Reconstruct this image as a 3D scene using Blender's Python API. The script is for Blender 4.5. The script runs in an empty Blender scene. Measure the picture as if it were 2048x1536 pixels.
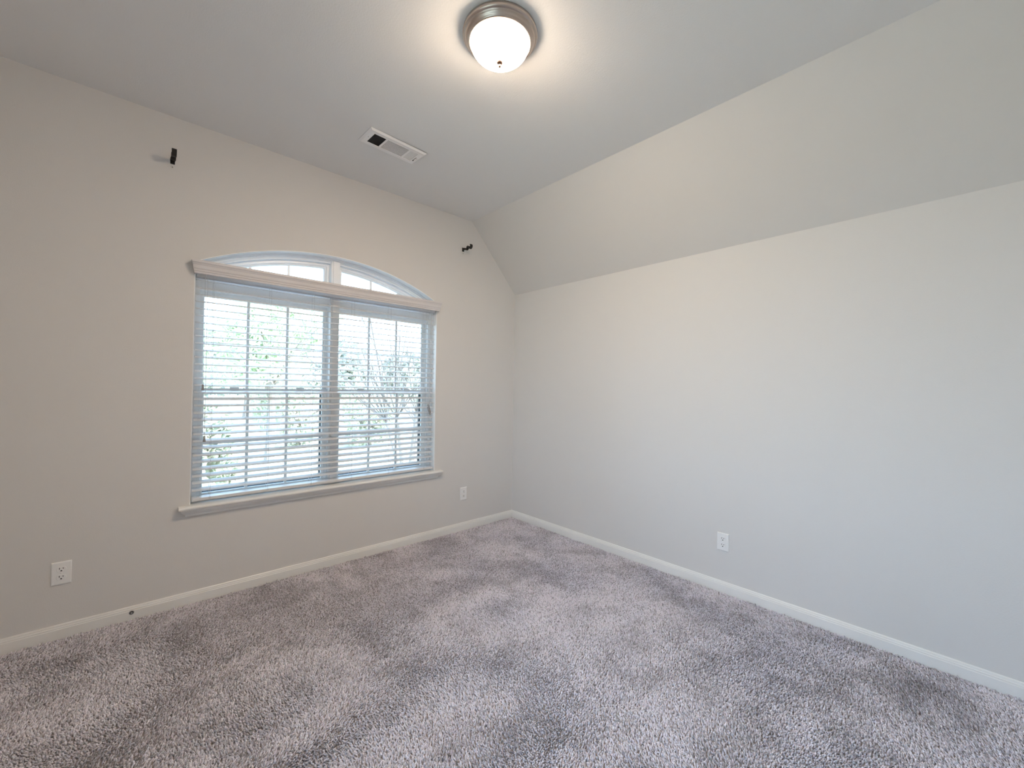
import bpy, bmesh, math, random
import numpy as np
from mathutils import Vector, Matrix

# ------------------------------------------------------------------ camera, sky, exposure
S = bpy.context.scene
C = S.collection
cam_d = bpy.data.cameras.new('camera')
cam_d.sensor_width = 36.0
cam_d.lens = 14.603
cam_d.clip_start = 0.02
cam_d.clip_end = 300
cam = bpy.data.objects.new('camera', cam_d)
C.objects.link(cam)
cam.matrix_world = Matrix(((0.737969, -0.017378, -0.674611, -2.75862),
                           (-0.674655, 0.004051, -0.738122, -2.99348),
                           (0.01556, 0.999841, -0.008735, 1.25725),
                           (0, 0, 0, 1)))
S.camera = cam

SKY = 10.3
LAMP = 690.0
world = bpy.data.worlds.new('sky')
S.world = world
world.use_nodes = True
wn = world.node_tree
wn.nodes.clear()
w_out = wn.nodes.new('ShaderNodeOutputWorld')
w_bg = wn.nodes.new('ShaderNodeBackground')
w_tc = wn.nodes.new('ShaderNodeTexCoord')
w_sep = wn.nodes.new('ShaderNodeSeparateXYZ')
w_ramp = wn.nodes.new('ShaderNodeValToRGB')
w_bg.inputs['Strength'].default_value = SKY
e = w_ramp.color_ramp.elements
e[0].position, e[0].color = 0.0, (0.56, 0.765, 1.0, 1)
e[1].position, e[1].color = 0.7, (0.42, 0.65, 1.0, 1)
wn.links.new(w_tc.outputs['Generated'], w_sep.inputs[0])
wn.links.new(w_sep.outputs['Z'], w_ramp.inputs[0])
wn.links.new(w_ramp.outputs['Color'], w_bg.inputs['Color'])
wn.links.new(w_bg.outputs[0], w_out.inputs['Surface'])

sun_d = bpy.data.lights.new('sun', 'SUN')
sun_d.energy = 12.0
sun_d.color = (1.0, 0.95, 0.86)
sun_d.angle = math.radians(0.6)
sun = bpy.data.objects.new('sun', sun_d)
C.objects.link(sun)
sun.location = (6, -12, 14)
sun.rotation_euler = Vector((-0.30, 0.62, -0.75)).to_track_quat('-Z', 'Y').to_euler()

S.view_settings.view_transform = 'Standard'
S.view_settings.look = 'None'
S.view_settings.gamma = 1.0
S.view_settings.use_curve_mapping = False
S.view_settings.exposure = -0.12
S.cycles.use_denoising = True
S.cycles.max_bounces = 14
S.cycles.diffuse_bounces = 10
S.cycles.transparent_max_bounces = 16
S.cycles.sample_clamp_indirect = 40.0

# ------------------------------------------------------------------ room measures (metres)
HC = 2.74            # flat ceiling
KNEE = 2.164         # right wall meets the slope
SLW = 0.538          # plan width of the slope
XL, YF = -3.45, -3.45
OXL, OXR = -2.506, -0.885      # window opening
OZB = 0.545                    # bottom of opening (under the stool)
AXC, AR = -1.6955, 1.715       # arch of the opening
AZC = 2.161 - AR
WT = 0.17                      # window wall thickness
BBH, BBT = 0.064, 0.013
FILL_WIN = (-3.10, -1.70, 0.55, 2.15)   # added fill window; y0, y1, z0, z1

rnd = random.Random(7)
npr = np.random.default_rng(11)

# ------------------------------------------------------------------ materials
def mat(name, color, rough=0.5, metal=0.0, spec=0.5, bump=None, noise=None):
    m = bpy.data.materials.new(name)
    m.use_nodes = True
    nt = m.node_tree
    b = nt.nodes['Principled BSDF']
    b.inputs['Base Color'].default_value = (*color, 1)
    b.inputs['Roughness'].default_value = rough
    b.inputs['Metallic'].default_value = metal
    b.inputs['Specular IOR Level'].default_value = spec
    tc = nt.nodes.new('ShaderNodeTexCoord')
    if bump:
        sc, st, dist = bump
        n = nt.nodes.new('ShaderNodeTexNoise')
        n.inputs['Scale'].default_value = sc
        n.inputs['Detail'].default_value = 3
        bp = nt.nodes.new('ShaderNodeBump')
        bp.inputs['Strength'].default_value = st
        bp.inputs['Distance'].default_value = dist
        nt.links.new(tc.outputs['Object'], n.inputs['Vector'])
        nt.links.new(n.outputs['Fac'], bp.inputs['Height'])
        nt.links.new(bp.outputs['Normal'], b.inputs['Normal'])
    if noise:
        sc, col2, lo, hi = noise
        n2 = nt.nodes.new('ShaderNodeTexNoise')
        n2.inputs['Scale'].default_value = sc
        n2.inputs['Detail'].default_value = 4
        r = nt.nodes.new('ShaderNodeValToRGB')
        r.color_ramp.elements[0].position = lo
        r.color_ramp.elements[0].color = (*color, 1)
        r.color_ramp.elements[1].position = hi
        r.color_ramp.elements[1].color = (*col2, 1)
        nt.links.new(tc.outputs['Object'], n2.inputs['Vector'])
        nt.links.new(n2.outputs['Fac'], r.inputs['Fac'])
        nt.links.new(r.outputs['Color'], b.inputs['Base Color'])
    return m

M_wall = mat('greige_wall_paint', (0.70, 0.685, 0.665), 0.75, spec=0.25, bump=(190, 0.30, 0.0012))
M_ceil = mat('ceiling_paint', (0.78, 0.78, 0.775), 0.85, spec=0.2, bump=(150, 0.45, 0.0016))
M_trim = mat('white_trim_paint', (0.82, 0.815, 0.79), 0.35, bump=(60, 0.03, 0.0005))
M_vinyl = mat('white_vinyl', (0.91, 0.915, 0.92), 0.30)
M_slat = mat('white_faux_wood', (0.70, 0.705, 0.715), 0.38, bump=(220, 0.04, 0.0003))
M_val = mat('valance_white', (0.69, 0.665, 0.665), 0.42, bump=(90, 0.04, 0.0004))
M_cord = mat('white_cord', (0.62, 0.63, 0.64), 0.8)
M_tassel = mat('grey_tassel', (0.30, 0.29, 0.29), 0.5)
M_plate = mat('white_plastic', (0.84, 0.84, 0.83), 0.28)
M_slot = mat('dark_slot', (0.012, 0.012, 0.012), 0.6)
M_screw = mat('screw_metal', (0.55, 0.54, 0.52), 0.35, metal=1.0)
M_iron = mat('black_iron', (0.006, 0.006, 0.006), 0.45, bump=(300, 0.1, 0.0004))
M_anchor = mat('white_anchor', (0.75, 0.74, 0.72), 0.5)
M_nickel = mat('brushed_nickel', (0.50, 0.43, 0.385), 0.33, metal=1.0, bump=(400, 0.05, 0.0003))
M_finial = mat('bronze_finial', (0.045, 0.026, 0.018), 0.5, spec=0.2)
M_vent = mat('vent_enamel', (0.90, 0.90, 0.90), 0.35)
M_duct = mat('duct_dark', (0.02, 0.02, 0.022), 0.8)
M_damper = mat('damper_grey', (0.42, 0.42, 0.43), 0.6)
M_scrframe = mat('screen_frame', (0.05, 0.052, 0.055), 0.5)
M_back = mat('carpet_backing', (0.30, 0.27, 0.265), 0.95, spec=0.1, bump=(300, 0.5, 0.004))
M_brick = mat('exterior_siding', (0.55, 0.50, 0.45), 0.9)
M_leaf = mat('leaf_green', (0.11, 0.17, 0.05), 0.6, noise=(3.0, (0.22, 0.26, 0.12), 0.3, 0.7))
M_needle = mat('needle_green', (0.56, 0.63, 0.44), 0.6, noise=(2.5, (0.68, 0.72, 0.56), 0.3, 0.7))
M_hedge = mat('hedge_green', (0.54, 0.57, 0.42), 0.7, noise=(4.0, (0.66, 0.60, 0.51), 0.35, 0.7))
M_far = mat('far_green', (0.40, 0.42, 0.34), 0.8, noise=(1.2, (0.50, 0.46, 0.42), 0.35, 0.7))
M_bark = mat('bark_grey', (0.30, 0.25, 0.22), 0.9, bump=(40, 0.4, 0.01))
M_twig = mat('bare_twig', (0.17, 0.14, 0.125), 0.85)
M_lawn = mat('lawn', (0.42, 0.43, 0.29), 0.95, spec=0.1, noise=(2.2, (0.58, 0.51, 0.45), 0.35, 0.68))

def glass_mat():
    m = bpy.data.materials.new('window_glass')
    m.use_nodes = True
    nt = m.node_tree
    nt.nodes.clear()
    o = nt.nodes.new('ShaderNodeOutputMaterial')
    t = nt.nodes.new('ShaderNodeBsdfTransparent')
    t.inputs['Color'].default_value = (0.90, 0.93, 0.92, 1)
    g = nt.nodes.new('ShaderNodeBsdfGlossy')
    g.inputs['Roughness'].default_value = 0.02
    f = nt.nodes.new('ShaderNodeFresnel')
    f.inputs['IOR'].default_value = 1.45
    mx = nt.nodes.new('ShaderNodeMixShader')
    nt.links.new(f.outputs[0], mx.inputs[0])
    nt.links.new(t.outputs[0], mx.inputs[1])
    nt.links.new(g.outputs[0], mx.inputs[2])
    nt.links.new(mx.outputs[0], o.inputs['Surface'])
    return m
M_glass = glass_mat()

def mesh_mat():
    m = bpy.data.materials.new('screen_mesh')
    m.use_nodes = True
    nt = m.node_tree
    nt.nodes.clear()
    o = nt.nodes.new('ShaderNodeOutputMaterial')
    t = nt.nodes.new('ShaderNodeBsdfTransparent')
    d = nt.nodes.new('ShaderNodeBsdfDiffuse')
    d.inputs['Color'].default_value = (0.06, 0.06, 0.065, 1)
    mx = nt.nodes.new('ShaderNodeMixShader')
    mx.inputs[0].default_value = 0.16
    nt.links.new(t.outputs[0], mx.inputs[1])
    nt.links.new(d.outputs[0], mx.inputs[2])
    nt.links.new(mx.outputs[0], o.inputs['Surface'])
    return m
M_mesh = mesh_mat()

def shade_mat():
    # frosted lamp glass: glows, brightest around the bulbs behind it
    m = bpy.data.materials.new('lit_frosted_glass')
    m.use_nodes = True
    nt = m.node_tree
    b = nt.nodes['Principled BSDF']
    b.inputs['Base Color'].default_value = (0.85, 0.80, 0.72, 1)
    b.inputs['Roughness'].default_value = 0.25
    tc = nt.nodes.new('ShaderNodeTexCoord')
    tot = None
    for (bx, by, bz, w) in ((0.050, -0.006, -0.112, 1.0), (-0.036, 0.034, -0.108, 0.7)):
        d = nt.nodes.new('ShaderNodeVectorMath')
        d.operation = 'DISTANCE'
        d.inputs[1].default_value = (bx, by, bz)
        nt.links.new(tc.outputs['Object'], d.inputs[0])
        mr = nt.nodes.new('ShaderNodeMapRange')
        mr.interpolation_type = 'SMOOTHSTEP'
        mr.inputs['From Min'].default_value = 0.072
        mr.inputs['From Max'].default_value = 0.012
        mr.inputs['To Min'].default_value = 0.0
        mr.inputs['To Max'].default_value = w
        nt.links.new(d.outputs['Value'], mr.inputs['Value'])
        if tot is None:
            tot = mr.outputs['Result']
        else:
            a = nt.nodes.new('ShaderNodeMath')
            a.operation = 'ADD'
            nt.links.new(tot, a.inputs[0])
            nt.links.new(mr.outputs['Result'], a.inputs[1])
            tot = a.outputs[0]
    sc = nt.nodes.new('ShaderNodeMath')
    sc.operation = 'MULTIPLY_ADD'
    sc.inputs[1].default_value = LAMP
    sc.inputs[2].default_value = 50.0
    nt.links.new(tot, sc.inputs[0])
    b.inputs['Emission Color'].default_value = (1.0, 0.79, 0.59, 1)
    nt.links.new(sc.outputs[0], b.inputs['Emission Strength'])
    return m
M_shade = shade_mat()

def pile_mat():
    m = mat('carpet_pile', (0.5, 0.45, 0.44), 0.95, spec=0.05)
    nt = m.node_tree
    at = nt.nodes.new('ShaderNodeAttribute')
    at.attribute_name = 'yarn'
    nt.links.new(at.outputs['Color'], nt.nodes['Principled BSDF'].inputs['Base Color'])
    return m
M_pile = pile_mat()

# ------------------------------------------------------------------ helpers
def link(name, me, m, parent=None, smooth=False, loc=None, rotz=0):
    o = bpy.data.objects.new(name, me)
    for x in (m if isinstance(m, (list, tuple)) else [m]):
        me.materials.append(x)
    C.objects.link(o)
    if parent:
        o.parent = parent
    if loc is not None:
        o.location = loc
        o.rotation_euler = (0, 0, rotz)
    if smooth:
        for p in me.polygons:
            p.use_smooth = True
    return o

def obj(name, bm, m, parent=None, smooth=False, bevel=0.0, loc=None, rotz=0):
    bmesh.ops.recalc_face_normals(bm, faces=bm.faces)
    if bevel:
        bmesh.ops.bevel(bm, geom=[e for e in bm.edges if e.is_manifold and e.calc_face_angle(0) > 0.5],
                        offset=bevel, segments=2, profile=0.6, affect='EDGES', clamp_overlap=True)
    me = bpy.data.meshes.new(name)
    bm.to_mesh(me)
    bm.free()
    return link(name, me, m, parent, smooth, loc, rotz)

def tag(o, label=None, cat=None, group=None, kind=None):
    if label: o['label'] = label
    if cat: o['category'] = cat
    if group: o['group'] = group
    if kind: o['kind'] = kind
    return o

def empty(name, loc=(0, 0, 0), rotz=0):
    o = bpy.data.objects.new(name, None)
    o.empty_display_size = 0.1
    C.objects.link(o)
    o.location = loc
    o.rotation_euler = (0, 0, rotz)
    return o

def box(bm, lo, hi, rot=None, piv=None):
    vs = [bm.verts.new((x, y, z)) for x in (lo[0], hi[0]) for y in (lo[1], hi[1]) for z in (lo[2], hi[2])]
    for f in ((0, 1, 3, 2), (4, 6, 7, 5), (0, 4, 5, 1), (2, 3, 7, 6), (0, 2, 6, 4), (1, 5, 7, 3)):
        bm.faces.new([vs[i] for i in f])
    if rot is not None:
        bmesh.ops.rotate(bm, verts=vs, cent=piv, matrix=rot)
    return vs

def sweep(bm, loops, close_profile=False, close_loop=True):
    """loops: list of equal-length vertex rings; bridges neighbours"""
    rings = [[bm.verts.new(p) for p in lp] for lp in loops]
    n = len(rings[0])
    pairs = list(zip(rings[:-1], rings[1:]))
    if close_profile:
        pairs.append((rings[-1], rings[0]))
    for a, b in pairs:
        for i in range(n if close_loop else n - 1):
            j = (i + 1) % n
            bm.faces.new((a[i], a[j], b[j], b[i]))
    return rings

def lathe(bm, prof, seg=64):
    loops = []
    for r, z in prof:
        loops.append([(r * math.cos(2 * math.pi * i / seg), r * math.sin(2 * math.pi * i / seg), z) for i in range(seg)])
    rings = sweep(bm, loops)
    for ring, (r, z) in ((rings[0], prof[0]), (rings[-1], prof[-1])):
        if r > 1e-5:
            bm.faces.new(ring)
    bmesh.ops.remove_doubles(bm, verts=bm.verts, dist=1e-6)

def tube(bm, pts, rad, seg=8):
    pts = [Vector(p) for p in pts]
    if not isinstance(rad, (list, tuple)):
        rad = [rad] * len(pts)
    loops = []
    ref = None
    for i, p in enumerate(pts):
        d = (pts[min(i + 1, len(pts) - 1)] - pts[max(i - 1, 0)]).normalized()
        if ref is None:
            ref = Vector((0, 0, 1)) if abs(d.z) < 0.9 else Vector((1, 0, 0))
        a = (ref - d * ref.dot(d)).normalized()
        ref = a
        b = d.cross(a)
        loops.append([p + (a * math.cos(2 * math.pi * k / seg) + b * math.sin(2 * math.pi * k / seg)) * rad[i] for k in range(seg)])
    rings = sweep(bm, loops)
    bm.faces.new(rings[0])
    bm.faces.new(list(reversed(rings[-1])))

def extrude_x(bm, prof, x0, x1, end0=None, end1=None):
    """prof: list of (y,z) closed; end0/end1: per-point x offsets (returns, mitres)"""
    n = len(prof)
    a = [bm.verts.new((x0 + (end0[i] if end0 else 0), y, z)) for i, (y, z) in enumerate(prof)]
    b = [bm.verts.new((x1 + (end1[i] if end1 else 0), y, z)) for i, (y, z) in enumerate(prof)]
    for i in range(n):
        j = (i + 1) % n
        bm.faces.new((a[i], a[j], b[j], b[i]))
    bm.faces.new(a)
    bm.faces.new(list(reversed(b)))

NA = 48
def arch_loop(o, y, x0=OXL, x1=OXR, zb=OZB):
    """ring of the arched opening inset by o"""
    r = AR - o
    xa, xb = x0 + o, x1 - o
    pts = [(xa, y, zb + o), (xb, y, zb + o)]
    t1 = math.acos(max(-1, min(1, (xb - AXC) / r)))
    t0 = math.acos(max(-1, min(1, (xa - AXC) / r)))
    for k in range(NA + 1):
        t = t1 + (t0 - t1) * k / NA
        pts.append((AXC + r * math.cos(t), y, AZC + r * math.sin(t)))
    return pts

def arch_z(x, o=0.0):
    r = AR - o
    return AZC + math.sqrt(max(0, r * r - (x - AXC) ** 2))

def rect_loop(x0, x1, z0, z1, o, y):
    return [(x0 + o, y, z0 + o), (x1 - o, y, z0 + o), (x1 - o, y, z1 - o), (x0 + o, y, z1 - o)]

# ------------------------------------------------------------------ room shell
def build_shell():
    # floor slab under the pile
    bm = bmesh.new()
    box(bm, (XL, YF, -0.15), (0, 0, -0.009))
    tag(obj('floor', bm, M_back), kind='structure')
    # window wall: polygon with an arched hole, given thickness
    bm = bmesh.new()
    outer = [(XL - .12, 0, -0.15), (.12, 0, -0.15), (.12, 0, KNEE + .1), (0, 0, KNEE), (-SLW, 0, HC), (-SLW, 0, HC + .1), (XL - .12, 0, HC + .1)]
    outer = [(XL - .12, 0, -0.15), (.12, 0, -0.15), (.12, 0, HC + .1), (XL - .12, 0, HC + .1)]
    hole = arch_loop(0, 0)
    for ring in (outer, hole):
        vs = [bm.verts.new(p) for p in ring]
        for i in range(len(vs)):
            bm.edges.new((vs[i], vs[(i + 1) % len(vs)]))
    bmesh.ops.triangle_fill(bm, use_beauty=True, use_dissolve=False, edges=bm.edges[:])
    bmesh.ops.dissolve_limit(bm, angle_limit=0.01, verts=bm.verts[:], edges=bm.edges[:])
    bmesh.ops.triangulate(bm, faces=bm.faces[:])
    ret = bmesh.ops.extrude_face_region(bm, geom=bm.faces[:])
    bmesh.ops.translate(bm, verts=[v for v in ret['geom'] if isinstance(v, bmesh.types.BMVert)], vec=(0, WT, 0))
    tag(obj('wall_back', bm, M_wall), kind='structure')
    bm = bmesh.new()
    box(bm, (0, YF, -0.15), (.12, 0, KNEE + .0))
    tag(obj('wall_right', bm, M_wall), kind='structure')
    bm = bmesh.new()
    wy0, wy1, wz0, wz1 = FILL_WIN
    box(bm, (XL - .12, YF, -0.15), (XL, wy0, HC))
    box(bm, (XL - .12, wy1, -0.15), (XL, 0, HC))
    box(bm, (XL - .12, wy0, -0.15), (XL, wy1, wz0))
    box(bm, (XL - .12, wy0, wz1), (XL, wy1, HC))
    tag(obj('wall_left', bm, M_wall), kind='structure')
    # added unseen window in the left wall, made up to let in fill daylight
    fill_root = tag(empty('fill_window', (XL, 0, 0)), kind='structure')
    bm = bmesh.new()
    def ring(o, x):
        return [(x, wy0 + o, wz0 + o), (x, wy1 - o, wz0 + o), (x, wy1 - o, wz1 - o), (x, wy0 + o, wz1 - o)]
    sweep(bm, [ring(o, x) for o, x in ((.0005, -.02), (.03, -.02), (.035, -.05), (.035, -.09), (.0005, -.09))], close_profile=True)
    ym = (wy0 + wy1) / 2
    box(bm, (-.085, ym - .025, wz0 + .03), (-.03, ym + .025, wz1 - .03))
    obj('window_frame', bm, M_vinyl, fill_root)
    bm = bmesh.new()
    for a_, b_ in ((wy0 + .033, ym - .02), (ym + .02, wy1 - .033)):
        box(bm, (-.072, a_, wz0 + .033), (-.066, b_, wz1 - .033))
    obj('pane', bm, M_glass, fill_root)
    bm = bmesh.new()
    box(bm, (XL - .12, YF - .12, -0.15), (.12, YF, HC + .1))
    tag(obj('wall_front', bm, M_wall), kind='structure')
    bm = bmesh.new()
    box(bm, (XL - .12, YF, HC), (-SLW, 0, HC + .1))
    tag(obj('ceiling', bm, M_ceil), kind='structure')
    # sloped part of the ceiling
    bm = bmesh.new()
    prof = [(0, KNEE), (.12, KNEE), (.12, KNEE + .06), (-SLW, HC + .1), (-SLW, HC)]
    a = [bm.verts.new((x, YF, z)) for x, z in prof]
    b = [bm.verts.new((x, 0, z)) for x, z in prof]
    for i in range(5):
        j = (i + 1) % 5
        bm.faces.new((a[i], a[j], b[j], b[i]))
    bm.faces.new(a); bm.faces.new(list(reversed(b)))
    tag(obj('ceiling_slope', bm, M_wall), kind='structure')

def bb_profile():
    h, t = BBH, BBT
    return [(0, -0.012), (-t, -0.012), (-t, h * .66), (-t * .86, h * .70), (-t * .86, h * .80),
            (-t * .62, h * .84), (-t * .55, h * .95), (-t * .35, h), (0, h)]

def build_baseboards():
    prof = bb_profile()
    bm = bmesh.new()
    extrude_x(bm, prof, XL, 0, [-y for y, z in prof], [y for y, z in prof])
    tag(obj('baseboard_back', bm, M_trim), kind='structure')
    L = -YF
    bm = bmesh.new()
    extrude_x(bm, prof, -L, 0, [-y for y, z in prof], [y for y, z in prof])
    # turn: wall along x -> wall along y at x=0  (x,y)->(y,x)
    bmesh.ops.transform(bm, matrix=Matrix(((0, 1, 0, 0), (1, 0, 0, 0), (0, 0, 1, 0), (0, 0, 0, 1))), verts=bm.verts)
    tag(obj('baseboard_right', bm, M_trim), kind='structure')
    bm = bmesh.new()
    extrude_x(bm, prof, -L, 0, [-y for y, z in prof], [y for y, z in prof])
    bmesh.ops.transform(bm, matrix=Matrix(((0, -1, 0, XL), (1, 0, 0, 0), (0, 0, 1, 0), (0, 0, 0, 1))), verts=bm.verts)
    tag(obj('baseboard_left', bm, M_trim), kind='structure')
    bm = bmesh.new()
    extrude_x(bm, prof, XL, 0, [-y for y, z in prof], [y for y, z in prof])
    bmesh.ops.transform(bm, matrix=Matrix(((1, 0, 0, 0), (0, -1, 0, YF), (0, 0, 1, 0), (0, 0, 0, 1))), verts=bm.verts)
    tag(obj('baseboard_front', bm, M_trim), kind='structure')

# ------------------------------------------------------------------ window
GY_UP, GY_LO = 0.145, 0.118
ZT0, ZT1 = 1.812, 1.888        # transom rail
def build_window():
    root = tag(empty('window_1', (0, 0, 0)), 'wide arched white vinyl double window behind the lowered blind', 'window', kind='structure')
    # reveal lining + outer frame, one swept moulding round the opening
    bm = bmesh.new()
    seq = [(-0.0005, 0.001), (0.004, 0.0), (0.004, 0.062), (0.016, 0.062), (0.016, 0.072), (0.026, 0.074),
           (0.026, 0.082), (0.036, 0.084), (0.036, WT - .004), (-0.0005, WT - .004)]
    sweep(bm, [arch_loop(o, y) for o, y in seq])
    obj('window_frame', bm, M_vinyl, root)
    # centre post
    mx0, mx1 = -1.724, -1.664
    bm = bmesh.new()
    box(bm, (mx0, 0.066, OZB + .03), (mx1, WT - .004, arch_z(-1.69) - .02))
    box(bm, (mx0 + .012, 0.058, OZB + .03), (mx1 - .012, 0.067, arch_z(-1.69) - .02))
    obj('mullion', bm, M_vinyl, root, bevel=0.002)
    # transom rail across both units
    bm = bmesh.new()
    box(bm, (OXL + .03, 0.086, ZT0), (mx0 + .005, WT - .006, ZT1))
    box(bm, (mx1 - .005, 0.086, ZT0), (OXR - .03, WT - .006, ZT1))
    obj('transom_rail', bm, M_vinyl, root, bevel=0.002)
    units = ((OXL + .036, mx0), (mx1, OXR - .036))
    zmid = 1.205
    for ux0, ux1 in units:
        # double hung: upper sash further out, lower sash nearer the room
        for nm, z0, z1, gy, st in (('upper_sash', zmid - .018, ZT0, GY_UP, 0.030), ('lower_sash', OZB + .014, zmid + .020, GY_LO, 0.034)):
            sx0, sx1 = ux0 - .002, ux1 + .002
            bm = bmesh.new()
            seq = [(0, -0.013), (st - .012, -0.013), (st - .010, -0.008), (st - .002, -0.006), (st, 0.0),
                   (st, 0.008), (st - .008, 0.012), (0, 0.012)]
            sweep(bm, [rect_loop(sx0, sx1, z0, z1, o, gy + y) for o, y in seq], close_profile=True)
            sash = obj(nm, bm, M_vinyl, root)
            gx0, gx1, gz0, gz1 = sx0 + st, sx1 - st, z0 + st, z1 - st
            bm = bmesh.new()
            for k in (1, 2):
                x = gx0 + (gx1 - gx0) * k / 3
                box(bm, (x - .008, gy - .003, gz0 - .004), (x + .008, gy + .009, gz1 + .004))
            zc = (gz0 + gz1) / 2
            box(bm, (gx0 - .004, gy - .0025, zc - .008), (gx1 + .004, gy + .0085, zc + .008))
            obj('muntins', bm, M_vinyl, sash)
            bm = bmesh.new()
            box(bm, (gx0 - .005, gy + .001, gz0 - .005), (gx1 + .005, gy + .005, gz1 + .005))
            obj('pane', bm, M_glass, sash)
            if nm == 'lower_sash':
                bm = bmesh.new()
                cx = (sx0 + sx1) / 2
                for s in (-1, 1):
                    box(bm, (cx + s * .19 - .025, gy - .024, z1 - .006), (cx + s * .19 + .025, gy - .010, z1 + .010))
                obj('sash_lock', bm, M_vinyl, sash, bevel=.003)
                # insect screen outside the lower half
                bm = bmesh.new()
                yy = WT - .006
                seq = [(0, yy - .006), (.024, yy - .006), (.024, yy + .004), (0, yy + .004)]
                sweep(bm, [rect_loop(sx0 + .012, sx1 - .012, z0 + .012, z1 - .004, o, y) for o, y in seq], close_profile=True)
                scr = obj('insect_screen', bm, M_scrframe, root)
                bm = bmesh.new()
                vs = [bm.verts.new(p) for p in rect_loop(sx0 + .012, sx1 - .012, z0 + .012, z1 - .004, .016, yy)]
                bm.faces.new(vs)
                obj('screen_mesh', bm, M_mesh, scr)
        # arched light above the rail
        left = ux0 < -1.7
        gy = 0.132
        def arc_ring(o, y):
            xa, xb = (ux0 + o, ux1 - o)
            pts = [(xa, y, ZT1 + min(o, .012)), (xb, y, ZT1 + min(o, .012))]
            r = AR - .036 - o
            for k in range(25):
                x = xb + (xa - xb) * k / 24
                z = AZC + math.sqrt(max(0, r * r - (x - AXC) ** 2))
                pts.append((x, y, max(z, ZT1 + min(o, .012) + .002)))
            return pts
        st = .034
        bm = bmesh.new()
        seq = [(0, -0.022), (st * .55, -0.022), (st * .6, -0.016), (st * .92, -0.012), (st, 0.0), (st, 0.010), (0, 0.010)]
        sweep(bm, [arc_ring(o, gy + y) for o, y in seq], close_profile=True)
        sash = obj('arched_light', bm, M_vinyl, root)
        bm = bmesh.new()
        gx0, gx1 = ux0 + st, ux1 - st
        for k in (1, 2):
            x = gx0 + (gx1 - gx0) * k / 3
            zt = AZC + math.sqrt((AR - .036 - st) ** 2 - (x - AXC) ** 2)
            box(bm, (x - .008, gy - .004, ZT1), (x + .008, gy + .008, zt + .006))
        obj('muntins', bm, M_vinyl, sash)
        bm = bmesh.new()
        ring = arc_ring(st - .006, gy + .002)
        bm.faces.new([bm.verts.new(p) for p in ring])
        r_ = bmesh.ops.extrude_face_region(bm, geom=bm.faces[:])
        bmesh.ops.translate(bm, verts=[v for v in r_['geom'] if isinstance(v, bmesh.types.BMVert)], vec=(0, .004, 0))
        obj('pane', bm, M_glass, sash)

def build_stool():
    root = tag(empty('window_sill', (AXC, 0, 0.5)), 'white window stool ledge with moulded apron under the blind', 'window sill', kind='structure')
    bm = bmesh.new()
    # ledge with rounded nose and horns past the opening
    prof = [(0.0, .536), (-.040, .536), (-.047, .540), (-.049, .546), (-.047, .552), (-.041, .556), (0.0, .556)]
    prof = [(y, z - .5) for y, z in prof]
    extrude_x(bm, prof, -2.556 - AXC, -.828 - AXC)
    box(bm, (OXL + .003 - AXC, -.001, .0362), (OXR - .003 - AXC, 0.090, .056))
    obj('ledge', bm, M_trim, root, bevel=0)
    bm = bmesh.new()
    prof = [(0, .4945), (-.010, .4945), (-.013, .500), (-.013, .506), (-.020, .512), (-.029, .520), (-.034, .529), (-.034, .5362), (0, .5362)]
    ends = [-(abs(y)) for y, z in prof]
    prof = [(y, z - .5) for y, z in prof]
    extrude_x(bm, prof, -2.512 - AXC, -.870 - AXC, ends, [-v for v in ends])
    obj('apron', bm, M_trim, root)

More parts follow.
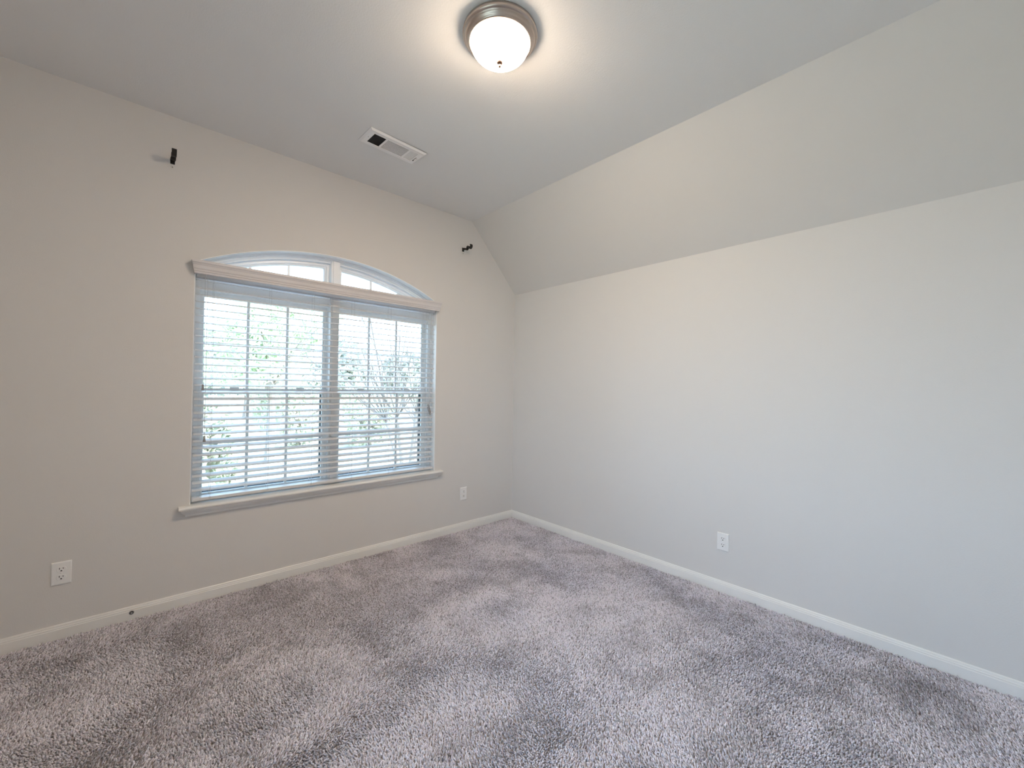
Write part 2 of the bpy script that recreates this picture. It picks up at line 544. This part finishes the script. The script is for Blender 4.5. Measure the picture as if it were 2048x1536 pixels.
# ------------------------------------------------------------------ blind
def build_blind():
    root = tag(empty('window_blind', (AXC, 0, 1.90)), 'white horizontal slat blind lowered over the arched window, slats open', 'blind')
    T = Matrix.Translation((-AXC, 0, -1.90))
    def done(name, bm, m, smooth=False, bevel=0, parent=root):
        bmesh.ops.transform(bm, matrix=T, verts=bm.verts)
        return obj(name, bm, m, parent, smooth, bevel)
    # crown valance across the front with short returns to the wall
    prof = [(-.022, 1.884), (-.030, 1.884), (-.031, 1.894), (-.035, 1.898), (-.035, 1.904), (-.040, 1.912),
            (-.042, 1.928), (-.048, 1.940), (-.052, 1.944), (-.052, 1.957), (-.044, 1.959), (-.022, 1.959)]
    bm = bmesh.new()
    x0, x1 = -2.496, -.893
    e0 = [y * .55 + .004 for y, z in prof]
    extrude_x(bm, prof, x0, x1, e0, [-v for v in e0])
    for s, xe in ((-1, x0), (1, x1)):
        for i in range(0):
            pass
        q = [(-.002, 1.884), (-.002, 1.959)]
        w = [xe + s * (.0125), xe + s * (.0245)]
        vs = []
        for (yy, k) in ((-.024, 0), (-.002, 0)):
            vs.append([bm.verts.new((xe - s * .003, yy, 1.884)), bm.verts.new((w[0], yy, 1.884)),
                       bm.verts.new((w[1], yy, 1.944)), bm.verts.new((w[1], yy, 1.959)), bm.verts.new((xe - s * .003, yy, 1.959))])
        a, b = vs
        for i in range(5):
            j = (i + 1) % 5
            bm.faces.new((a[i], a[j], b[j], b[i]))
        bm.faces.new(a); bm.faces.new(b)
    done('valance', bm, M_val)
    xs0, xs1 = OXL + .012, OXR - .012
    bm = bmesh.new()
    box(bm, (xs0, .008, 1.872), (xs1, .056, 1.916))
    done('headrail', bm, M_slat, bevel=.002)
    # slats, tipped a little down towards the room
    bm = bmesh.new()
    zs = []
    pitch = .0407
    rr = random.Random(3)
    for k in range(31):
        z = .634 + pitch * k + rr.uniform(-.0012, .0012)
        zs.append(z)
        th = math.radians(14.0 + rr.uniform(-1.2, 1.2))
        sk = rr.uniform(-.0012, .0012)
        n = 7
        top, bot = [], []
        for i in range(n):
            u = -1 + 2 * i / (n - 1)
            t_ = .0017 if abs(u) < .9 else .0011
            crown = .0014 * (1 - u * u)
            for lst, off in ((top, crown + t_), (bot, crown - t_)):
                lst.append((u * .025 * math.cos(th) - off * math.sin(th) + .036, z + u * .025 * math.sin(th) + off * math.cos(th)))
        prof = top + bot[::-1]
        nn = len(prof)
        a = [bm.verts.new((xs0, y, zz - sk)) for y, zz in prof]
        b = [bm.verts.new((xs1, y, zz + sk)) for y, zz in prof]
        for i in range(nn):
            j = (i + 1) % nn
            bm.faces.new((a[i], a[j], b[j], b[i]))
        bm.faces.new(a); bm.faces.new(b)
    done('slats', bm, M_slat)
    bm = bmesh.new()
    box(bm, (xs0, .010, .572), (xs1, .062, .590), Matrix.Rotation(math.radians(5), 3, 'X'), Vector((AXC, .036, .581)))
    br = done('bottom_rail', bm, M_slat, bevel=.004)
    # ladder cords front and back, cross rungs under each slat
    lad = (-2.41, -2.11, -1.85, -1.575, -1.29, -.98)
    for x in lad:
        bm = bmesh.new()
        tube(bm, [(x, .0088, 1.88), (x, .0088, .585)], .0008, 6)
        tube(bm, [(x, .0635, 1.88), (x, .0635, .585)], .0008, 6)
        for z in zs:
            tube(bm, [(x, .0092, z - .0098), (x, .063, z + .0035)], .0006, 5)
        done('ladder_cord', bm, M_cord)
    for x in lad:
        bm = bmesh.new()
        box(bm, (x - .006, .0085, .574), (x + .006, .012, .588))
        done('cord_plug', bm, M_cord, parent=br)
    # two tilt cords with tassels at the left
    for x, zt in ((-2.456, 1.235), (-2.444, .935)):
        bm = bmesh.new()
        tube(bm, [(x, -.004, 1.888), (x + .001, -.0045, (zt + 1.9) / 2), (x, -.004, zt + .012)], .0011, 6)
        cd = done('tilt_cord', bm, M_cord)
        bm = bmesh.new()
        lathe(bm, [(.0022, .034), (.0045, .031), (.0055, .024), (.0042, .019), (.0075, .004), (.0072, 0.0)], 16)
        bmesh.ops.translate(bm, verts=bm.verts, vec=(x, -.004, zt - .020))
        o = done('tassel', bm, M_tassel, True, parent=cd)
        o['label'] = 'grey bell-shaped tassel'
    # lift cords at the right, looped into a knot
    bm = bmesh.new()
    x = -.948
    tube(bm, [(x, -.004, 1.888), (x + .002, -.005, 1.5), (x - .001, -.005, 1.11)], .0012, 6)
    tube(bm, [(x + .007, -.004, 1.888), (x + .008, -.005, 1.5), (x + .001, -.005, 1.11)], .0012, 6)
    lc = done('lift_cord', bm, M_cord)
    bm = bmesh.new()
    rk = random.Random(5)
    for q in range(6):
        pts = []
        ph = rk.uniform(0, 6)
        for i in range(40):
            t = i / 39 * 2 * math.pi * 1.6
            pts.append((x - .002 + .0085 * math.sin(t * 1.3 + ph) + .004 * (q - 2.5), -.008 + .005 * math.cos(t * .9 + ph),
                        1.092 - .011 * q + .013 * math.cos(t * 1.1 + ph * .7)))
        tube(bm, pts, .0017, 6)
    kn = done('cord_knot', bm, M_tassel, parent=lc)

# ------------------------------------------------------------------ outlets and coax
def build_outlet(loc, rotz, label):
    W_, H_ = .0695, .110
    root = tag(empty('wall_outlet', loc, rotz), label, 'outlet', 'white wall outlets')
    bm = bmesh.new()
    loops = []
    for o, y in ((0, 0), (0, -.0035), (.0015, -.0055), (.005, -.0065)):
        loops.append([(-W_ / 2 + o, y, -H_ / 2 + o), (W_ / 2 - o, y, -H_ / 2 + o), (W_ / 2 - o, y, H_ / 2 - o), (-W_ / 2 + o, y, H_ / 2 - o)])
    r_ = sweep(bm, loops)
    bm.faces.new(r_[-1]); bm.faces.new(r_[0])
    obj('cover_plate', bm, M_plate, root)
    for s in (1, -1):
        zc = s * .0195
        bm = bmesh.new()
        ring = []
        for k in range(40):
            t = 2 * math.pi * k / 40
            ring.append((.0172 * math.cos(t), max(-.0128, min(.0128, .0172 * math.sin(t)))))
        a = [bm.verts.new((x, -.0060, zc + z)) for x, z in ring]
        b = [bm.verts.new((x, -.0082, zc + z)) for x, z in ring]
        c = [bm.verts.new((x * .95, -.0088, zc + z * .95)) for x, z in ring]
        for u, v in ((a, b), (b, c)):
            for i in range(40):
                j = (i + 1) % 40
                bm.faces.new((u[i], u[j], v[j], v[i]))
        bm.faces.new(c); bm.faces.new(a)
        rc = obj('receptacle', bm, M_plate, root)
        bm = bmesh.new()
        box(bm, (-.0075, -.0090, zc + .000), (-.0050, -.0080, zc + .0090))
        box(bm, (.0050, -.0090, zc + .0010), (.0075, -.0080, zc + .0080))
        ring = [(.0034 * math.cos(2 * math.pi * k / 16), -.0052 + max(-.0020, .0034 * math.sin(2 * math.pi * k / 16))) for k in range(16)]
        a = [bm.verts.new((x, -.0080, zc - .002 + z)) for x, z in ring]
        b = [bm.verts.new((x, -.0090, zc - .002 + z)) for x, z in ring]
        for i in range(16):
            bm.faces.new((a[i], a[(i + 1) % 16], b[(i + 1) % 16], b[i]))
        bm.faces.new(b); bm.faces.new(a)
        o = obj('slots', bm, M_slot, rc)
        o['label'] = 'three dark slots'
    bm = bmesh.new()
    lathe(bm, [(.0034, 0), (.0034, .0010), (.0024, .0018)], 16)
    bmesh.ops.rotate(bm, verts=bm.verts, cent=(0, 0, 0), matrix=Matrix.Rotation(math.pi / 2, 3, 'X'))
    bmesh.ops.translate(bm, verts=bm.verts, vec=(0, -.0062, 0))
    obj('screw', bm, M_plate, root)

def build_coax():
    root = tag(empty('cable_socket', (-2.7406, -BBT, .034)), 'tiny round dark metal cable socket set in the white baseboard', 'cable socket')
    R = Matrix.Rotation(math.pi / 2, 3, 'X')
    bm = bmesh.new()
    lathe(bm, [(.0105, -.001), (.0105, .0012), (.0092, .0022), (.0078, .0020)], 28)
    bmesh.ops.rotate(bm, verts=bm.verts, cent=(0, 0, 0), matrix=R)
    obj('ring', bm, M_tassel, root, True)
    bm = bmesh.new()
    lathe(bm, [(.0076, .0018), (.0076, .0026), (.0001, .0026)], 24)
    bmesh.ops.rotate(bm, verts=bm.verts, cent=(0, 0, 0), matrix=R)
    obj('recess', bm, M_slot, root)
    bm = bmesh.new()
    lathe(bm, [(.0044, .0024), (.0044, .0070), (.0034, .0076), (.0016, .0076), (.0014, .0060)], 6)
    bmesh.ops.rotate(bm, verts=bm.verts, cent=(0, 0, 0), matrix=R)
    obj('terminal', bm, M_screw, root)

# ------------------------------------------------------------------ curtain rod brackets
def build_bracket(x, z, label):
    root = tag(empty('curtain_bracket', (x, 0, z)), label, 'curtain bracket', 'bare curtain rod brackets beside the window')
    hw = .010
    def strap(path, th=.0045, hw_=hw):
        bm = bmesh.new()
        n = len(path)
        nor = []
        for i in range(n):
            a, b = Vector(path[max(i - 1, 0)]), Vector(path[min(i + 1, n - 1)])
            d = (b - a).normalized()
            nor.append(Vector((-d.y, d.x)))
        L = []
        for i in range(n):
            p = Vector(path[i])
            q0, q1 = p + nor[i] * th / 2, p - nor[i] * th / 2
            L.append([(-hw_, q0.x, q0.y), (hw_, q0.x, q0.y), (hw_, q1.x, q1.y), (-hw_, q1.x, q1.y)])
        rings = sweep(bm, L)
        bm.faces.new(rings[0]); bm.faces.new(rings[-1])
        return bm
    # back plate
    bm = bmesh.new()
    box(bm, (-.010, -.0045, -.016), (.010, 0, .018))
    obj('back_plate', bm, M_iron, root, bevel=.0015)
    # arm: out from the wall, one cup half way, one at the tip
    path = [(-.003, .004), (-.030, .004), (-.040, .000)]
    def cup(cy, cz, r, a0, a1, n=10):
        return [(cy + r * math.cos(math.radians(a0 + (a1 - a0) * k / n)), cz + r * math.sin(math.radians(a0 + (a1 - a0) * k / n))) for k in range(n + 1)]
    path += cup(-.055, .004, .014, 350, 190)
    path += [(-.072, .010), (-.080, .012), (-.088, .006)]
    path += cup(-.106, .006, .017, 345, 130)
    obj('arm', strap(path, .0095, .0108), M_iron, root)
    bm = bmesh.new()
    lathe(bm, [(.0068, 0), (.0068, .003), (.0048, .0046)], 16)
    bmesh.ops.rotate(bm, verts=bm.verts, cent=(0, 0, 0), matrix=Matrix.Rotation(math.pi / 2, 3, 'X'))
    bmesh.ops.translate(bm, verts=bm.verts, vec=(0, -.0005, -.031))
    an = obj('wall_anchor', bm, M_anchor, root)
    bm = bmesh.new()
    lathe(bm, [(.0022, 0), (.0022, .0058), (.0010, .0062)], 10)
    bmesh.ops.rotate(bm, verts=bm.verts, cent=(0, 0, 0), matrix=Matrix.Rotation(math.pi / 2, 3, 'X'))
    bmesh.ops.translate(bm, verts=bm.verts, vec=(0, -.0005, -.034))
    obj('screw', bm, M_iron, an)

# ------------------------------------------------------------------ lamp
def build_lamp():
    root = tag(empty('ceiling_light', (-1.647, -1.67, HC)), 'round flush ceiling light, nickel rim and lit frosted glass bowl', 'ceiling light')
    bm = bmesh.new()
    lathe(bm, [(.10, -.0002), (.150, -.0002), (.154, -.004), (.156, -.012), (.156, -.018), (.153, -.023), (.148, -.025),
               (.1455, -.027), (.1445, -.032), (.140, -.037), (.137, -.040), (.136, -.044), (.133, -.047), (.127, -.049),
               (.1235, -.046), (.1225, -.040), (.10, -.038)], 96)
    obj('rim', bm, M_nickel, root, True)
    bm = bmesh.new()
    prof = []
    for k in range(21):
        t = k / 20
        a = t * math.pi / 2
        prof.append((.1222 * math.cos(a) ** .92 if k < 20 else 0.0, -.044 - .074 * math.sin(a)))
    lathe(bm, [(.1222, -.040)] + prof, 72)
    obj('glass_bowl', bm, M_shade, root, True)
    bm = bmesh.new()
    lathe(bm, [(.0, -.1170), (.0125, -.1170), (.0140, -.1200), (.0105, -.124), (.0055, -.126), (.0042, -.129), (.0058, -.132),
               (.0062, -.136), (.0040, -.140), (.0, -.141)], 28)
    bmesh.ops.translate(bm, verts=bm.verts, vec=(0, 0, -.0045))
    obj('finial', bm, M_finial, root, True)['label'] = 'small bronze finial'

# ------------------------------------------------------------------ ceiling vent
def build_vent():
    Lx, Ly = .371, .178
    root = tag(empty('ceiling_vent', (-1.591, -.593, HC), math.radians(1.6)), 'white rectangular ceiling air vent, one louvre section dark', 'air vent')
    root.location.z -= .0032
    root.rotation_euler.y = math.radians(.75)
    X = lambda u: -Lx / 2 + u * Lx
    Y = lambda v: Ly / 2 - v * Ly        # v = 0 on the window side
    # secs in u
    secs = ((.105, .305), (.335, .715), (.745, .885))
    v0, v1 = .20, .80
    bm = bmesh.new()
    # face plate as strips round the three openings, slightly dished
    def plate(u0, u1, a0, a1):
        box(bm, (X(u0), min(Y(a0), Y(a1)), -.0085), (X(u1), max(Y(a0), Y(a1)), -.0060))
    plate(0.04, .96, .06, v0); plate(0.04, .96, v1, .94)
    us = [0.04] + [q for s_ in secs for q in s_] + [.96]
    for i in range(0, len(us), 2):
        plate(us[i], us[i + 1], v0, v1)
    # bevelled skirt to the ceiling
    lp = []
    for o, z in ((0, -.0002), (.0, -.002), (.012, -.0085), (.016, -.0085), (.016, -.006), (.010, -.0002)):
        lp.append([(-Lx / 2 + o, -Ly / 2 + o, z), (Lx / 2 - o, -Ly / 2 + o, z), (Lx / 2 - o, Ly / 2 - o, z), (-Lx / 2 + o, Ly / 2 - o, z)])
    sweep(bm, lp)
    obj('face_plate', bm, M_vent, root)
    # dark sheet standing in for the shaded duct behind
    bm = bmesh.new()
    box(bm, (X(.09), Y(.84), -.0022), (X(.90), Y(.16), -.0004))
    obj('duct', bm, M_duct, root)
    def lou(name, items, m):
        bm = bmesh.new()
        for (cx, cy, lx, ly, ang, ax) in items:
            box(bm, (cx - lx / 2, cy - ly / 2, -.0062), (cx + lx / 2, cy + ly / 2, -.0052),
                Matrix.Rotation(math.radians(ang), 3, ax), Vector((cx, cy, -.0057)))
        return obj(name, bm, m, root)
    yc = (Y(v0) + Y(v1)) / 2
    ly = abs(Y(v0) - Y(v1))
    n = 6
    o = lou('louvres', [(X(secs[0][0] + (secs[0][1] - secs[0][0]) * (i + .5) / n), yc, .0022, ly, 0, 'Y') for i in range(n)]
        + [(X(sum(secs[0]) / 2), Y(.68), X(secs[0][1]) - X(secs[0][0]), .003, 0, 'X')], M_duct)  # blades coloured near-black too, standing for shade in the open section
    o['label'] = 'dark open louvres'
    n = 13
    lou('louvres', [(X((secs[1][0] + secs[1][1]) / 2), Y(v0 + (v1 - v0) * (i + .5) / n), X(secs[1][1]) - X(secs[1][0]), .0079, 16, 'X') for i in range(n)], M_vent)['label'] = 'grey lengthwise louvres'
    n = 7
    lou('louvres', [(X(secs[2][0] + (secs[2][1] - secs[2][0]) * (i + .5) / n), yc, .0066, ly, -8, 'Y') for i in range(n)], M_vent)
    bm = bmesh.new()
    box(bm, (X(.915), Y(.56), -.0092), (X(.922), Y(.30), -.0084))
    box(bm, (X(.912), Y(.36), -.0120), (X(.925), Y(.31), -.0088))
    obj('damper_lever', bm, M_duct, root)
    for u in (.068, .945):
        bm = bmesh.new()
        lathe(bm, [(.003, -.0084), (.003, -.0092), (.002, -.0098)], 14)
        bmesh.ops.translate(bm, verts=bm.verts, vec=(X(u), 0, 0))
        obj('screw', bm, M_screw, root)

# ------------------------------------------------------------------ carpet
def vnoise(x, y, scale, seed):
    g = np.random.default_rng(seed).random((128, 128))
    u, v = x * scale + 40.0, y * scale + 40.0
    i, j = np.floor(u).astype(int), np.floor(v).astype(int)
    fu, fv = u - i, v - j
    fu = fu * fu * (3 - 2 * fu); fv = fv * fv * (3 - 2 * fv)
    G = lambda a, b: g[a % 128, b % 128]
    return (G(i, j) * (1 - fu) + G(i + 1, j) * fu) * (1 - fv) + (G(i, j + 1) * (1 - fu) + G(i + 1, j + 1) * fu) * fv

def build_carpet():
    sp = .0066
    nx, ny = int((-XL - .028) / sp), int((-YF - .028) / sp)
    gx, gy = np.meshgrid(np.arange(nx), np.arange(ny))
    px = (XL + .015 + (gx.ravel() + .5 + npr.uniform(-.46, .46, nx * ny)) * sp)
    py = (YF + .015 + (gy.ravel() + .5 + npr.uniform(-.46, .46, nx * ny)) * sp)
    # nothing of the floor behind the camera is in view: thin it out there
    keep = (px * .6746 + py * .7381 > -3.72)
    px, py = px[keep], py[keep]
    N = len(px)
    # pile direction: brushed patches
    a = vnoise(px, py, 2.2, 1) * .6 + vnoise(px, py, 5.5, 2) * .4
    b = vnoise(px + .3 * vnoise(px, py, 3, 8), py, 3.1, 3) * .6 + vnoise(px, py, 9, 4) * .4
    ang = 2 * np.pi * vnoise(px, py, 1.7, 5) * 1.6 + npr.normal(0, .9, N)
    lean = .0034 + .0045 * a + np.abs(npr.normal(0, .0016, N))
    h = .0082 + .0010 * b + npr.normal(0, .0021, N)
    lx, ly = np.cos(ang) * lean, np.sin(ang) * lean
    r0 = .0035 + npr.uniform(-.0005, .0005, N)
    tw = npr.uniform(0, 2 * np.pi, N)
    nv = 7
    V = np.zeros((N, nv, 3), np.float32)
    for k in range(3):
        t = tw + 2 * np.pi * k / 3
        V[:, k] = np.stack([px + r0 * .8 * np.cos(t), py + r0 * .8 * np.sin(t), np.full(N, -.0095)], 1)
        t2 = t + .7
        V[:, 3 + k] = np.stack([px + lx * .45 + r0 * np.cos(t2), py + ly * .45 + r0 * np.sin(t2), -.0095 + h * .66], 1)
    V[:, 6] = np.stack([px + lx, py + ly, -.0095 + h], 1)
    V[:, :, 0] = np.clip(V[:, :, 0], XL + .014, -.0135)
    V[:, :, 1] = np.clip(V[:, :, 1], YF + .014, -.0135)
    tri = []
    for k in range(3):
        j = (k + 1) % 3
        tri += [(k, j, 3 + j), (k, 3 + j, 3 + k), (3 + k, 3 + j, 6)]
    tri = np.array(tri)
    F = (np.arange(N)[:, None, None] * nv + tri[None]).reshape(-1, 3)
    me = bpy.data.meshes.new('carpet_pile')
    me.vertices.add(N * nv)
    me.vertices.foreach_set('co', V.ravel())
    nf = len(F)
    me.loops.add(nf * 3)
    me.loops.foreach_set('vertex_index', F.ravel().astype(np.int32))
    me.polygons.add(nf)
    me.polygons.foreach_set('loop_start', (np.arange(nf) * 3).astype(np.int32))
    me.polygons.foreach_set('use_smooth', np.ones(nf, bool))
    me.update(calc_edges=True)
    # yarn colour: heathered greige, brushed tracks lighter and darker
    m1 = vnoise(px + .25 * vnoise(px, py, 4, 31), py, 6.5, 32)
    m2 = vnoise(px, py, 14, 33)
    f = .93 + .16 * (a - .5) + .12 * (b - .5) + .17 * (np.clip((m1 - .3) / .4, 0, 1) - .5) + .16 * (np.clip((m2 - .25) / .5, 0, 1) - .5)
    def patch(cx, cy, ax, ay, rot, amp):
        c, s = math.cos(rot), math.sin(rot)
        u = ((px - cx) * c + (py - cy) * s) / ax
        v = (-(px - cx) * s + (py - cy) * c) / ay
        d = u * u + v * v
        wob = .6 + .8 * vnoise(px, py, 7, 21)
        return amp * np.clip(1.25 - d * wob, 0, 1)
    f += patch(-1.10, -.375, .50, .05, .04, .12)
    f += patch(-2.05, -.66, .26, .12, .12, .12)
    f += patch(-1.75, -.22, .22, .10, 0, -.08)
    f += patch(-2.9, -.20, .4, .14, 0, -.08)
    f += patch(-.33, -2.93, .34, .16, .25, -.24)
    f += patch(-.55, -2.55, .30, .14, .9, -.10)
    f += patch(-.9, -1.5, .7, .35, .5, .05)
    f *= npr.normal(1, .21, N)
    f = np.clip(f, .16, 1.13)
    tone = np.array([.820, .785, .850])
    het = npr.normal(0, .02, (N, 3))
    col = np.clip(tone[None] * f[:, None] + het * .5, .02, .95)
    Cc = np.ones((N, nv, 4), np.float32)
    Cc[:, :, :3] = col[:, None, :]
    at = me.color_attributes.new('yarn', 'FLOAT_COLOR', 'POINT')
    at.data.foreach_set('color', Cc.ravel())
    o = link('carpet_pile', me, M_pile)
    tag(o, 'pale greige cut pile carpet covering the whole floor', 'carpet', kind='stuff')

# ------------------------------------------------------------------ outdoors
GZ = -.45
def leaf_mesh(centers, sizes, rs, elong=1.6):
    """random leaf quads (two folded triangles each)"""
    N = len(centers)
    d = rs.normal(size=(N, 3)); d /= np.linalg.norm(d, axis=1)[:, None]
    u = rs.normal(size=(N, 3)); u -= d * (u * d).sum(1)[:, None]; u /= np.linalg.norm(u, axis=1)[:, None]
    w = np.cross(d, u)
    s = sizes[:, None]
    V = np.stack([centers - u * s * elong * .5, centers + w * s * .5 + d * s * .12, centers + u * s * elong * .5, centers - w * s * .5 + d * s * .12], 1)
    F = (np.arange(N)[:, None] * 4 + np.arange(4)[None])
    me = bpy.data.meshes.new('foliage')
    me.from_pydata(V.reshape(-1, 3).tolist(), [], F.tolist())
    return me

def crown_points(n, rx, ry, rz, rs, lumps=9):
    pts = []
    cs = rs.normal(size=(lumps, 3)); cs /= np.linalg.norm(cs, axis=1)[:, None]
    cs = cs * rs.uniform(.35, .75, (lumps, 1))
    rad = rs.uniform(.32, .52, lumps)
    k = rs.integers(0, lumps, n)
    d = rs.normal(size=(n, 3)); d /= np.linalg.norm(d, axis=1)[:, None]
    p = cs[k] + d * (rad[k] * rs.uniform(.55, 1, n) ** .5)[:, None]
    return p * np.array([rx, ry, rz])

def build_tree(name, loc, h, rx, rz, n, leaf, m, label, cat, seed, trunk=True, group=None, elong=1.6):
    rs = np.random.default_rng(seed)
    root = tag(empty(name, loc), label, cat, group)
    zc = h - rz
    me = leaf_mesh(crown_points(n, rx, rx, rz, rs) + np.array([0, 0, zc]), rs.uniform(.6, 1.3, n) * leaf, rs, elong)
    link('foliage', me, m, root)
    bm = bmesh.new()
    top = max(zc, .3)
    tube(bm, [(0, 0, -.05), (.03 * rx, 0, top * .4), (-.03 * rx, .02, top)], [.05 * rx + .03, .04 * rx + .02, .02 * rx + .01], 8)
    for k in range(6):
        t = 2 * math.pi * k / 6 + rs.uniform(0, .6)
        tube(bm, [(0, 0, top * .55), (rx * .35 * math.cos(t), rx * .35 * math.sin(t), top * .9), (rx * .7 * math.cos(t), rx * .7 * math.sin(t), top * 1.1)], [.02 * rx + .01, .014 * rx + .006, .004], 6)
    obj('trunk', bm, M_bark, root)
    return root

def build_bare(loc, label, seed):
    rr = random.Random(seed)
    root = tag(empty('bare_tree', loc), label, 'tree')
    bm = bmesh.new()
    tw = bmesh.new()
    for k in range(7):
        t = 2 * math.pi * k / 7 + rr.uniform(-.3, .3)
        rad = rr.uniform(.18, .42)
        kx, ky, kz = rad * math.cos(t), rad * math.sin(t), rr.uniform(1.0, 1.35)
        tube(bm, [(.05 * math.cos(t), .05 * math.sin(t), -.05), (kx * .55, ky * .55, kz * .55), (kx, ky, kz)], [.032, .026, .026], 8)
        for j in range(10):
            a = t + rr.uniform(-1.1, 1.1)
            tilt = rr.uniform(.05, .95)
            L = rr.uniform(.8, 1.75)
            d = Vector((math.cos(a) * math.sin(tilt), math.sin(a) * math.sin(tilt), math.cos(tilt)))
            p0 = Vector((kx, ky, kz - .02))
            p1 = p0 + d * L * .5 + Vector((rr.uniform(-.04, .04), rr.uniform(-.04, .04), 0))
            p2 = p0 + d * L + Vector((rr.uniform(-.1, .1), rr.uniform(-.1, .1), .05))
            tube(tw, [p0, p1, p2], [.0085, .0065, .0038], 5)
            for q in range(3):
                f = rr.uniform(.35, .9)
                b0 = p0.lerp(p2, f) if f > .5 else p0.lerp(p1, f * 2)
                dd = (d + Vector((rr.uniform(-.7, .7), rr.uniform(-.7, .7), rr.uniform(-.2, .5)))).normalized()
                tube(tw, [b0, b0 + dd * rr.uniform(.15, .4)], [.0045, .0025], 4)
    obj('trunks', bm, M_bark, root)
    obj('twigs', tw, M_twig, root)

def build_outdoors():
    bm = bmesh.new()
    vs = []
    n = 24
    for i in range(n + 1):
        for j in range(n + 1):
            x = -30 + 70 * i / n
            y = -25 + 85 * j / n
            vs.append(bm.verts.new((x, y, GZ + .05 * math.sin(x * .9) * math.sin(y * .7) * max(0, min(1, y / 3)))))
    for i in range(n):
        for j in range(n):
            a = i * (n + 1) + j
            bm.faces.new((vs[a], vs[a + n + 1], vs[a + n + 2], vs[a + 1]))
    tag(obj('ground', bm, M_lawn, None, True), kind='structure')
    build_bare((.42, 2.9, GZ), 'bare multi-stemmed tree with thin twigs outside the right half of the window', 4)
    build_tree('evergreen_tree', (-.55, 7.2, GZ), 4.6, 1.45, 1.85, 3600, .055, M_needle, 'leafy green tree outside the left half of the window', 'tree', 12, elong=6.5)
    for i, (x, y, h, r, lab) in enumerate((
            (-2.05, 4.7, 1.5, .65, 'green shrub outside, leftmost behind the blind'),
            (.5, 9.0, 2.3, 1.2, 'green shrub outside just left of the window mullion'),
            (2.2, 8.4, 1.8, 1.0, 'low green shrub outside just right of the window mullion'),
            (4.4, 9.2, 2.0, 1.1, 'green shrub outside at the far right of the window'))):
        build_tree('garden_shrub', (x, y, GZ), h, r, h * .55, 2600, .075, M_hedge, lab, 'shrub', 30 + i, group='shrubs beyond the window')
    for i, (x, y, h, r) in enumerate(((-1.6, 16, 4.0, 2.1), (1.2, 20, 4.0, 2.1), (5.8, 21, 4.2, 2.1), (10.4, 22, 3.9, 2.1), (13.6, 25, 4.3, 2.2))):
        lab = ('distant pale tree seen at the left edge of the window', 'distant pale tree behind the leafy green tree', 'distant pale tree behind the window mullion',
               'distant pale tree behind the bare tree', 'distant pale tree seen at the right edge of the window')[i]
        build_tree('distant_tree', (x, y, GZ), h, r, h * .42, 2600, .20, M_far, lab, 'tree', 60 + i, group='distant trees beyond the window')

# ------------------------------------------------------------------ build
build_shell()
build_baseboards()
build_window()
build_stool()
build_blind()
build_lamp()
build_vent()
build_bracket(-2.614, 2.490, 'black curtain rod bracket high on the wall, upper left of the window')
build_bracket(-.632, 2.462, 'black curtain rod bracket right of the window arch, beside the sloped ceiling')
build_outlet((-2.999, 0, .3143), 0, 'white outlet low on the window wall, left of the window')
build_outlet((-.585, 0, .316), 0, 'white outlet on the window wall between window and room corner')
build_outlet((0, -1.966, .309), -math.pi / 2, 'white outlet low on the right-hand wall')
build_coax()
build_carpet()
build_outdoors()
